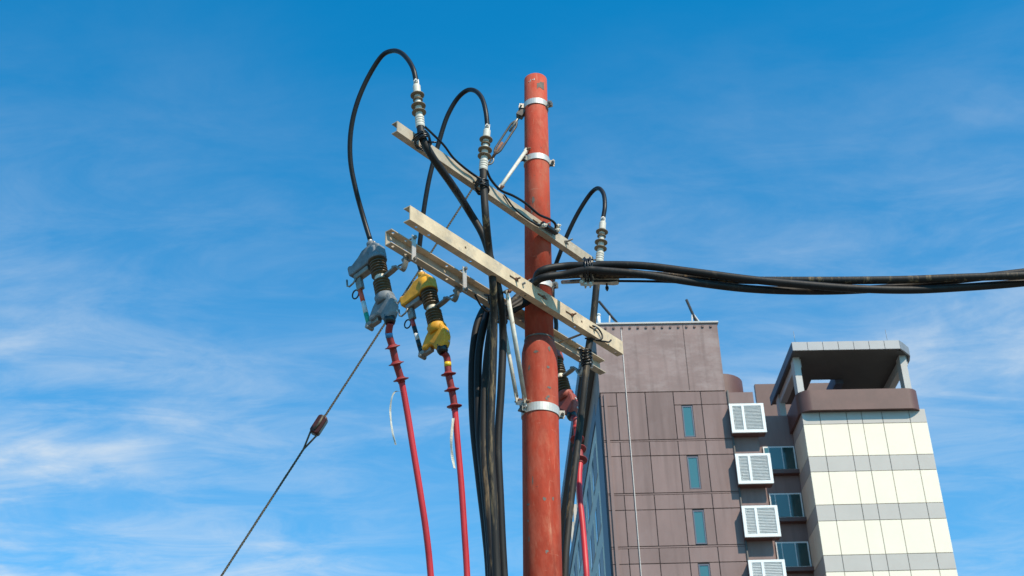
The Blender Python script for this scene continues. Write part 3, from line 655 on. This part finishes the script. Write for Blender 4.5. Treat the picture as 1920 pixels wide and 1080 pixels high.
# ------------------------------------------------------------------ heavy cables
R_ = .0235
GY = lambda px: FA.pt(FA.t_at(px), .15)[1]                 # the gap between the lower arms at that pixel column
def heavy(label, pts, m='cable', r=R_, group='heavy black cables running down beside the pole'): return cable('power_cable', label, pts, r, m, group=group, n=10, seg=14)
heavy('black cable crossing diagonally from the left termination into the bundle', [t1[0] + t1[1] * .0, atY(792, 258, t1[0][1]), atY(808, 290, t1[0][1] + .04), atY(845, 343, t1[0][1] + .25), atY(880, 397, 7.45), atY(905, 440, GY(925)), atY(921, 490, GY(925) + .02), atY(938, 560, GY(935) + .05), atY(943, 620, 7.72), atY(940, 720, 7.76), atY(934, 830, 7.78), atY(938, 940, 7.8), atY(945, 1080, 7.82), V3(-.03, 7.83, 2.5), V3(-.12, 7.86, 0)], 'cable')
heavy('black cable dropping straight from the middle termination', [t2[0], atY(907, 350, t2[0][1]), atY(911, 410, t2[0][1] + .0), atY(917, 470, GY(920) - .04), atY(924, 530, GY(925) - .02), atY(926, 600, 7.60), atY(924, 700, 7.66), atY(920, 830, 7.70), atY(926, 940, 7.72), atY(932, 1080, 7.74), V3(-.10, 7.76, 2.5), V3(-.2, 7.78, 0)], 'cable_tan')
heavy('black cable dropping on the right of the pole from the right termination', [t3[0], atY(1119, 530, t3[0][1] - .0), atY(1112, 600, t3[0][1] + .03), atY(1104, 650, GY(1103)), atY(1096, 720, GY(1100) - .02), atY(1087, 800, 8.25), atY(1076, 890, 8.2), atY(1066, 980, 8.16), atY(1059, 1080, 8.12), V3(.18, 8.1, 2.5), V3(.14, 8.1, 0)], 'cable_tan')
# the three conductors that come in from the right and turn down behind the rear arm
cen = [(1000, 520), (1050, 511), (1103, 506), (1200, 509), (1300, 520), (1400, 530), (1500, 535), (1600, 537), (1700, 535), (1800, 528), (1920, 519), (2050, 506)]
labs = ('heavy black cable on top of the twisted bundle leaving to the right', 'heavy black cable at the front of the twisted bundle leaving to the right', 'heavy black cable underneath in the twisted bundle leaving to the right')
cs = spline([atY(x, y, 7.70 - .0002 * (x - 1000)) for x, y in cen[2:]], 8)
loops = [[(914, 572), (897, 602), (888, 650), (885, 720), (888, 800), (899, 900), (911, 1000), (918, 1085)], [(918, 580), (907, 612), (898, 660), (896, 740), (899, 820), (908, 910), (917, 1000), (922, 1085)], [(925, 592), (917, 640), (911, 700), (907, 780), (908, 860), (916, 950), (926, 1085)]]
for k in range(3):
    pts = []
    for i, c in enumerate(cs):
        ang = 2.1 * k + 1.57 + i * .062; rad = .030 if i < 2 else .037
        pts.append(c + Z * rad * math.sin(ang) + V3(.0, 1, 0) * rad * math.cos(ang))
    far = [pts[-1] + V3(3, .1, .25), pts[-1] + V3(9, .2, .9), pts[-1] + V3(20, .4, 2.6)]
    lead = [atY(1060, (499, 514, 516)[k], 7.70 + (.0, -.02, .07)[k]), atY(1012, (510, 523, 521)[k], 7.68 + (.0, -.0, .07)[k]), FA.pt(-.10 - .035 * k, .105 + .025 * k, .075), FA.pt(-.19 - .03 * k, .14 + .02 * k, -.02), RA.pt(-.30 - .03 * k, -.07, -.11)]
    lp = loops[k]; Yl = (8.02, 7.96, 7.92)[k]
    down = [atY(x, y, Yl - .10 * (j / len(lp))) for j, (x, y) in enumerate(lp)]
    low = down[-1]; foot = V3(-.26 + .05 * k, 7.95 - .05 * k, 0); down += [(low * .45 + foot * .55), foot]
    allp = list(reversed(far)) + list(reversed(pts)) + lead + down
    heavy(labs[k], allp, ('cable', 'cable', 'cable_tan')[k],   .0245, 'twisted cable bundle from the right')
# messenger wire and its dead-end clamp
my = 7.74
mw = [atY(1055, 529, 7.9), atY(1090, 527, my), atY(1165, 527, my - .02)]
cable('messenger_wire', 'thin dark messenger wire running out below the cable bundle', [mw[0], mw[1], mw[2], atY(1240, 528, my - .02), atY(1330, 531, my + .03), atY(1450, 523, my - .0), atY(1600, 521, my - .05), atY(1800, 519, my - .1), atY(1920, 515, my - .12), atY(2050, 508, my - .12), V3(12, 7.6, 7.4), V3(24, 7.8, 9)], .008, 'black', 'wire', n=5, seg=8)
cl_ = thing('dead_end_clamp', 'pale bolted wire clamp hanging under the cable tie right of the pole', 'wire clamp', mw[1])
ex = unit(mw[2] - mw[1]); ez = unit(np.cross(ex, V3(0, 1, 0)))
MB().box(atY(1102, 527, my), (ex, V3(0, 1, 0), ez), (.075, .05, .05)).build('clamp_body', 'rod', cl_, bevel=.008)
for (x, y) in ((1090, 517), (1090, 530), (1098, 535), (1107, 534), (1110, 520), (1100, 518)): MB().hexbolt(atY(x, y, my - .03), (0, -1, 0), .013, .014, .03).build('bolt', 'rod', cl_)
MB().prism([(-.10, -.022), (.04, -.03), (.07, -.024), (.07, .024), (.02, .018), (-.10, .02)], atY(1140, 525, my), ex, ez, V3(0, 1, 0), .045).build('wedge_sleeve', 'rod', cl_, bevel=.008)
MB().hexbolt(atY(1138, 538, my), -Z, .012, .016, .03).build('bolt', 'tape', cl_)
MB().tube([mw[0], atY(1072, 528, 7.8), mw[1]], .014, 8).build('clamp_shackle', 'steel', cl_)

# red terminations and red cables under the cutouts
def red_tail(P, yband, sheds, path, ybot, label, bandm, foot):
    st = P(-.004, -.31); n = len(path); pts = [st] + [atY(x, y, st[1] + (ybot - st[1]) * (i + 1) / n) for i, (x, y) in enumerate(path)] + foot
    t = thing('red_cable', label, 'cable', st, 'red cables hanging under the cutouts')
    full = spline(pts, 8)
    MB().tube(full, .0185, 14).build('sheath', 'redcable', t)
    ps_ = [onray for onray in [min(full, key=lambda q: abs(proj(q)[1] - y)) for y in sheds]]
    last = ps_[-1]; seg_ = [q for q in full if q[2] >= last[2] - .03]
    MB().tube(seg_, .0212, 14).build('termination_sleeve', 'redshed', t)
    for i, q in enumerate(ps_):
        j = min(range(len(full)), key=lambda m_: np.linalg.norm(full[m_] - q)); ax = unit(full[max(j - 1, 0)] - full[min(j + 1, len(full) - 1)])
        MB().lathe([(.022, -.010), (.030, -.005), (.045, -.002), (.047, .002), (.032, .006), (.022, .016)], q, ax, 24).build('shed', 'redshed', t)
    j = min(range(1, len(full) - 1), key=lambda m_: abs(proj(full[m_])[1] - yband)); ax = unit(full[j - 1] - full[j + 1])
    MB().lathe([(.0222, -.014), (.0222, .014)], full[j], ax, 14).build('phase_band', bandm, t)
    return full, t
f1, _t1 = red_tail(P1, 629, (650, 681, 710), [(729, 625), (736, 651), (743, 682), (752, 712), (763, 770), (776, 850), (789, 930), (800, 1005), (808, 1085)], 7.65, 'red cable with disc sheds hanging from the grey-blue cutout', 'b_blue', [V3(-.40, 7.75, 2.2), V3(-.33, 7.85, 0)])
f2, _t2 = red_tail(P2, 682, (702, 731, 760), [(837, 668), (841, 702), (847, 731), (852, 762), (858, 830), (865, 910), (871, 1000), (876, 1085)], 7.85, 'red cable with disc sheds hanging from the yellow cutout', 'b_yellow', [V3(-.30, 7.85, 2.2), V3(-.28, 7.9, 0)])
f3, _t3 = red_tail(P3, 800, (824, 843, 862), [(1078, 785), (1082, 824), (1086, 843), (1088, 863), (1086, 890), (1087, 930), (1092, 980), (1097, 1040), (1100, 1085)], 8.35, 'red cable with disc sheds right of the pole, in front of the building', 'b_red', [V3(.32, 8.3, 2.2), V3(.28, 8.25, 0)])
# loose cloth straps tied to two red cables
def strap(label, pts, Y, wd):
    path = spline([atY(x, y, Y) for x, y in pts], 6); mb = MB(); vs = []; n = len(path)
    for i, q in enumerate(path):
        tw = .7 * math.sin(i * .33); sd = V3(math.cos(tw), math.sin(tw), 0) * wd / 2; nn = V3(-math.sin(tw), math.cos(tw), 0) * .001
        vs += [q - sd - nn, q + sd - nn, q + sd + nn, q - sd + nn]
    fs = [(i * 4 + k, i * 4 + (k + 1) % 4, (i + 1) * 4 + (k + 1) % 4, (i + 1) * 4 + k) for i in range(n - 1) for k in range(4)] + [(0, 1, 2, 3), tuple((n - 1) * 4 + k for k in (3, 2, 1, 0))]
    return tag(mb.add(vs, fs).build('cloth_strap', 'strap', None, origin=path[0]), label, 'strap', 'loose straps on the red cables')
ys = [min(f, key=lambda q: abs(proj(q)[1] - y))[1] for f, y in ((f1, 735), (f2, 790))]
strap('frayed pale strap dangling left of the longer red cable', [(752, 734), (742, 734), (736, 742), (732, 765), (733, 790), (737, 815), (742, 834)], ys[0] - .03, .011)
strap('pale strap hanging close against the red cable under the yellow cutout', [(850, 784), (848, 800), (846, 830), (848, 855), (852, 878)], ys[1] - .035, .016)

# ------------------------------------------------------------------ guy wire with turnbuckle and strain insulator
gs = atY(977, 213, 8.0); ge = atY(415, 1080, 8.0); gd = unit(ge - gs)
def gpt(px): 
    k = (px - 977) / (415 - 977); lo, hi = 0, 1
    for _ in range(40):
        m = (lo + hi) / 2
        if proj(gs + (ge - gs) * m)[0] > px: lo = m
        else: hi = m
    return gs + (ge - gs) * lo
side = unit(np.cross(gd, V3(0, 1, 0)))
tb = thing('turnbuckle', 'grey open-frame turnbuckle at the left of the pole top', 'turnbuckle', gs)
MB().tube([pz(gs[2] + .0) - V3(.07, 0, 0), gs + V3(.0, 0, .0)], .02, 8).box(gs, (gd, V3(0, 1, 0), side), (.06, .05, .045)).build('clevis', 'darksteel', tb)
a_, b_ = gpt(967), gpt(929)
mb = MB()
for sg in (-1, 1): mb.tube([a_ + gd * -.01, a_ + side * sg * .012 + gd * .008, a_ + side * sg * .021 + gd * .035, b_ + side * sg * .021 - gd * .035, b_ + side * sg * .012 - gd * .008, b_ + gd * .01], .008, 8)
mb.build('frame', 'darksteel', tb)
MB().tube([gs, a_ + gd * .09], .010, 8).build('upper_screw', 'steel', tb); MB().tube([b_ - gd * .10, b_ + gd * .05], .011, 8).build('lower_screw', 'rust', tb)
ev = b_ + gd * .075; MB().tube([ev + gd * .03 * math.cos(q) + side * .02 * math.sin(q) for q in np.linspace(0, 2 * math.pi, 15)[:-1]], .006, 6, closed=True).build('eye', 'steel', tb)
def strand(name, label, a, b, rad=.0036, rw=.0040, pitch=.06, extra=None):
    d = unit(b - a); Ln = np.linalg.norm(b - a); n = int(Ln / pitch * 8); u_ = unit(np.cross(d, V3(0, 1, 0))); v_ = np.cross(d, u_); mb = MB()
    for k in range(3):
        mb.tube([a + d * Ln * i / n + rad * (math.cos(i * math.pi / 4 + 2.094 * k) * u_ + math.sin(i * math.pi / 4 + 2.094 * k) * v_) for i in range(n + 1)], rw, 5)
    if extra: 
        for e in extra: mb.tube(e, .006, 6)
    return tag(mb.build(name, 'wire', None, origin=b), label, 'guy wire', 'guy wire halves')
ins = gpt(598)
strand('guy_wire', 'upper length of twisted guy wire between turnbuckle and brown insulator', gpt(922), ins - gd * .05)
strand('guy_wire', 'lower length of twisted guy wire below the brown insulator', ins + gd * .17, gs + gd * (gs[2] / -gd[2]) , extra=[[ins + gd * .18, ins + gd * .05 + side * .026, ins - gd * .03 + side * .026], [ins + gd * .18, ins + gd * .05 - side * .026, ins - gd * .03 - side * .026]])
gi = thing('strain_insulator', 'brown glazed guy strain insulator between the two guy wires', 'insulator', ins)
MB().prism([(-.066, -.020), (-.052, -.032), (.052, -.032), (.066, -.020), (.066, .020), (.052, .032), (-.052, .032), (-.066, .020)], ins, gd, side, V3(0, 1, 0), .055).build('body', 'brownins', gi, bevel=.014)
MB().tube([ins - gd * .06 + V3(0, -.029, 0), ins + V3(0, -.031, 0) + side * .005, ins + gd * .045 + V3(0, -.028, 0)], .008, 6).build('wire_groove', 'wire', gi)
ga = gs + gd * (gs[2] / -gd[2])
an = thing('guy_anchor', 'steel anchor rod set in the ground at the foot of the guy wire', 'anchor', ga); MB().tube([ga, ga - gd * .5], .02, 8).build('rod', 'steel', an); MB().lathe([(.15, -.02), (.15, .03)], V3(ga[0], ga[1], 0), Z, 12).build('plate', 'steel', an)

# ------------------------------------------------------------------ ties and thin wires
def wrap(label, c, ax, rx, ry, turns=4, ln=.05, r=.0055, e1=None):
    ax = unit(ax); a = unit(np.cross(ax, V3(0, 1, 0))) if e1 is None else unit(e1); b = np.cross(ax, a); n = turns * 12; pts = []
    for i in range(n + 1):
        q = 2 * math.pi * i / 12; j = random.uniform(.92, 1.12); pts.append(c + ax * ((i / n - .5) * ln + random.uniform(-.006, .006)) + a * rx * j * math.cos(q) + b * ry * j * math.sin(q))
    pts += [pts[-1] - V3(.02, .03, .01), pts[-1] + V3(.03, -.05, -.03)]
    return tag(MB().tube(pts, r, 6).build('cable_tie', 'tape', None, origin=c), label, 'cable tie', 'black wire ties')
wrap('black wire tie binding the left cable to the upper arm', atY(797, 261, t1[0][1] + .01) + AN * .02, (0.25, 0, -1), .045, .06, 4, .06)
wrap('black wire tie binding the middle cable to the upper arm', atY(908, 348, t2[0][1] + .01) + AN * .02, (0, 0, 1), .042, .06, 5, .05)
wrap('black wire tie round the cable bundle beside the right termination', atY(1103, 506, 7.70), (1, 0, 0), .075, .065, 5, .05)
wrap('black tape wrap on the near vertical cable under the front arm', atY(926, 562, 7.60), (0, 0, 1), .033, .033, 4, .05)
wrap('black tape wrap on the second vertical cable under the front arm', atY(941, 590, 7.715), (0, 0, 1), .033, .033, 6, .12)
wrap('black wire tie where the right cable passes the rear arm', atY(1099, 672, GY(1101)), (0, 0, 1), .036, .036, 6, .12)
def thin(label, pts, r=.006): return cable('ground_wire', label, pts, r, 'black', 'wire', 'thin earth wires along the arms', n=6, seg=6)
on = lambda x, y, n=-.02: onplane(x, y, UA.pt(0, n), AN)
thin('thin black earth wire sagging along the upper arm from the left termination', [on(797, 238, -.05), on(812, 252), on(832, 272), on(850, 296), on(870, 314), on(892, 330), on(906, 338, -.05)], .008)
thin('thin black earth wire from the middle termination to the clamp near the pole', [on(912, 318, -.05), on(920, 336), on(938, 356, -.03), on(962, 367, -.05), on(985, 381, -.04), on(1010, 402, -.04), on(1032, 412, -.04), on(1041, 420, -.04), on(1043, 432, -.02)], .009)
thin('thin black earth wire hugging the face of the upper arm', [on(945, 364, -.01), on(962, 388, -.012), on(985, 408, -.012), on(1005, 420, -.012), on(1018, 425, -.015), on(1032, 430, -.02), on(1045, 433, -.02)], .006)
tq = FA.t_at(1124)
thin('black wire loop tied round the right end of the front arm', [FA.pt(tq - .09, -.010, .012), FA.pt(tq - .03, -.014, .012), FA.pt(tq + .005, -.016, -.02), FA.pt(tq - .005, -.015, -.055), FA.pt(tq - .05, .02, -.062), FA.pt(tq - .10, .05, -.064)], .006)
thin('black wire twist poking out near the front arm end', [FA.pt(tq - .02, .02, -.056), FA.pt(tq + .03, -.012, -.056), FA.pt(tq + .075, -.02, -.045), FA.pt(tq + .10, -.022, -.02)], .006)
thin('thin black wire curling under the rear arm', [RA.pt(-.52, -.04, -.05), RA.pt(-.48, -.05, -.11), RA.pt(-.42, -.05, -.13), RA.pt(-.36, -.05, -.10), RA.pt(-.33, -.06, -.12)], .006)
cc = thing('wire_connector', 'small pale wire connector with bolts on the upper arm at the pole', 'connector', on(1040, 428, -.03))
MB().box(on(1030, 428, -.025), (AD, AN, Z), (.16, .03, .025)).build('body', 'tape', cc, bevel=.004)
for x, y in ((1018, 424), (1044, 425), (1043, 433)): MB().hexbolt(on(x, y, -.035), -AN, .014, .02, .02).build('bolt', 'rod', cc)
print('objects', len(bpy.data.objects))
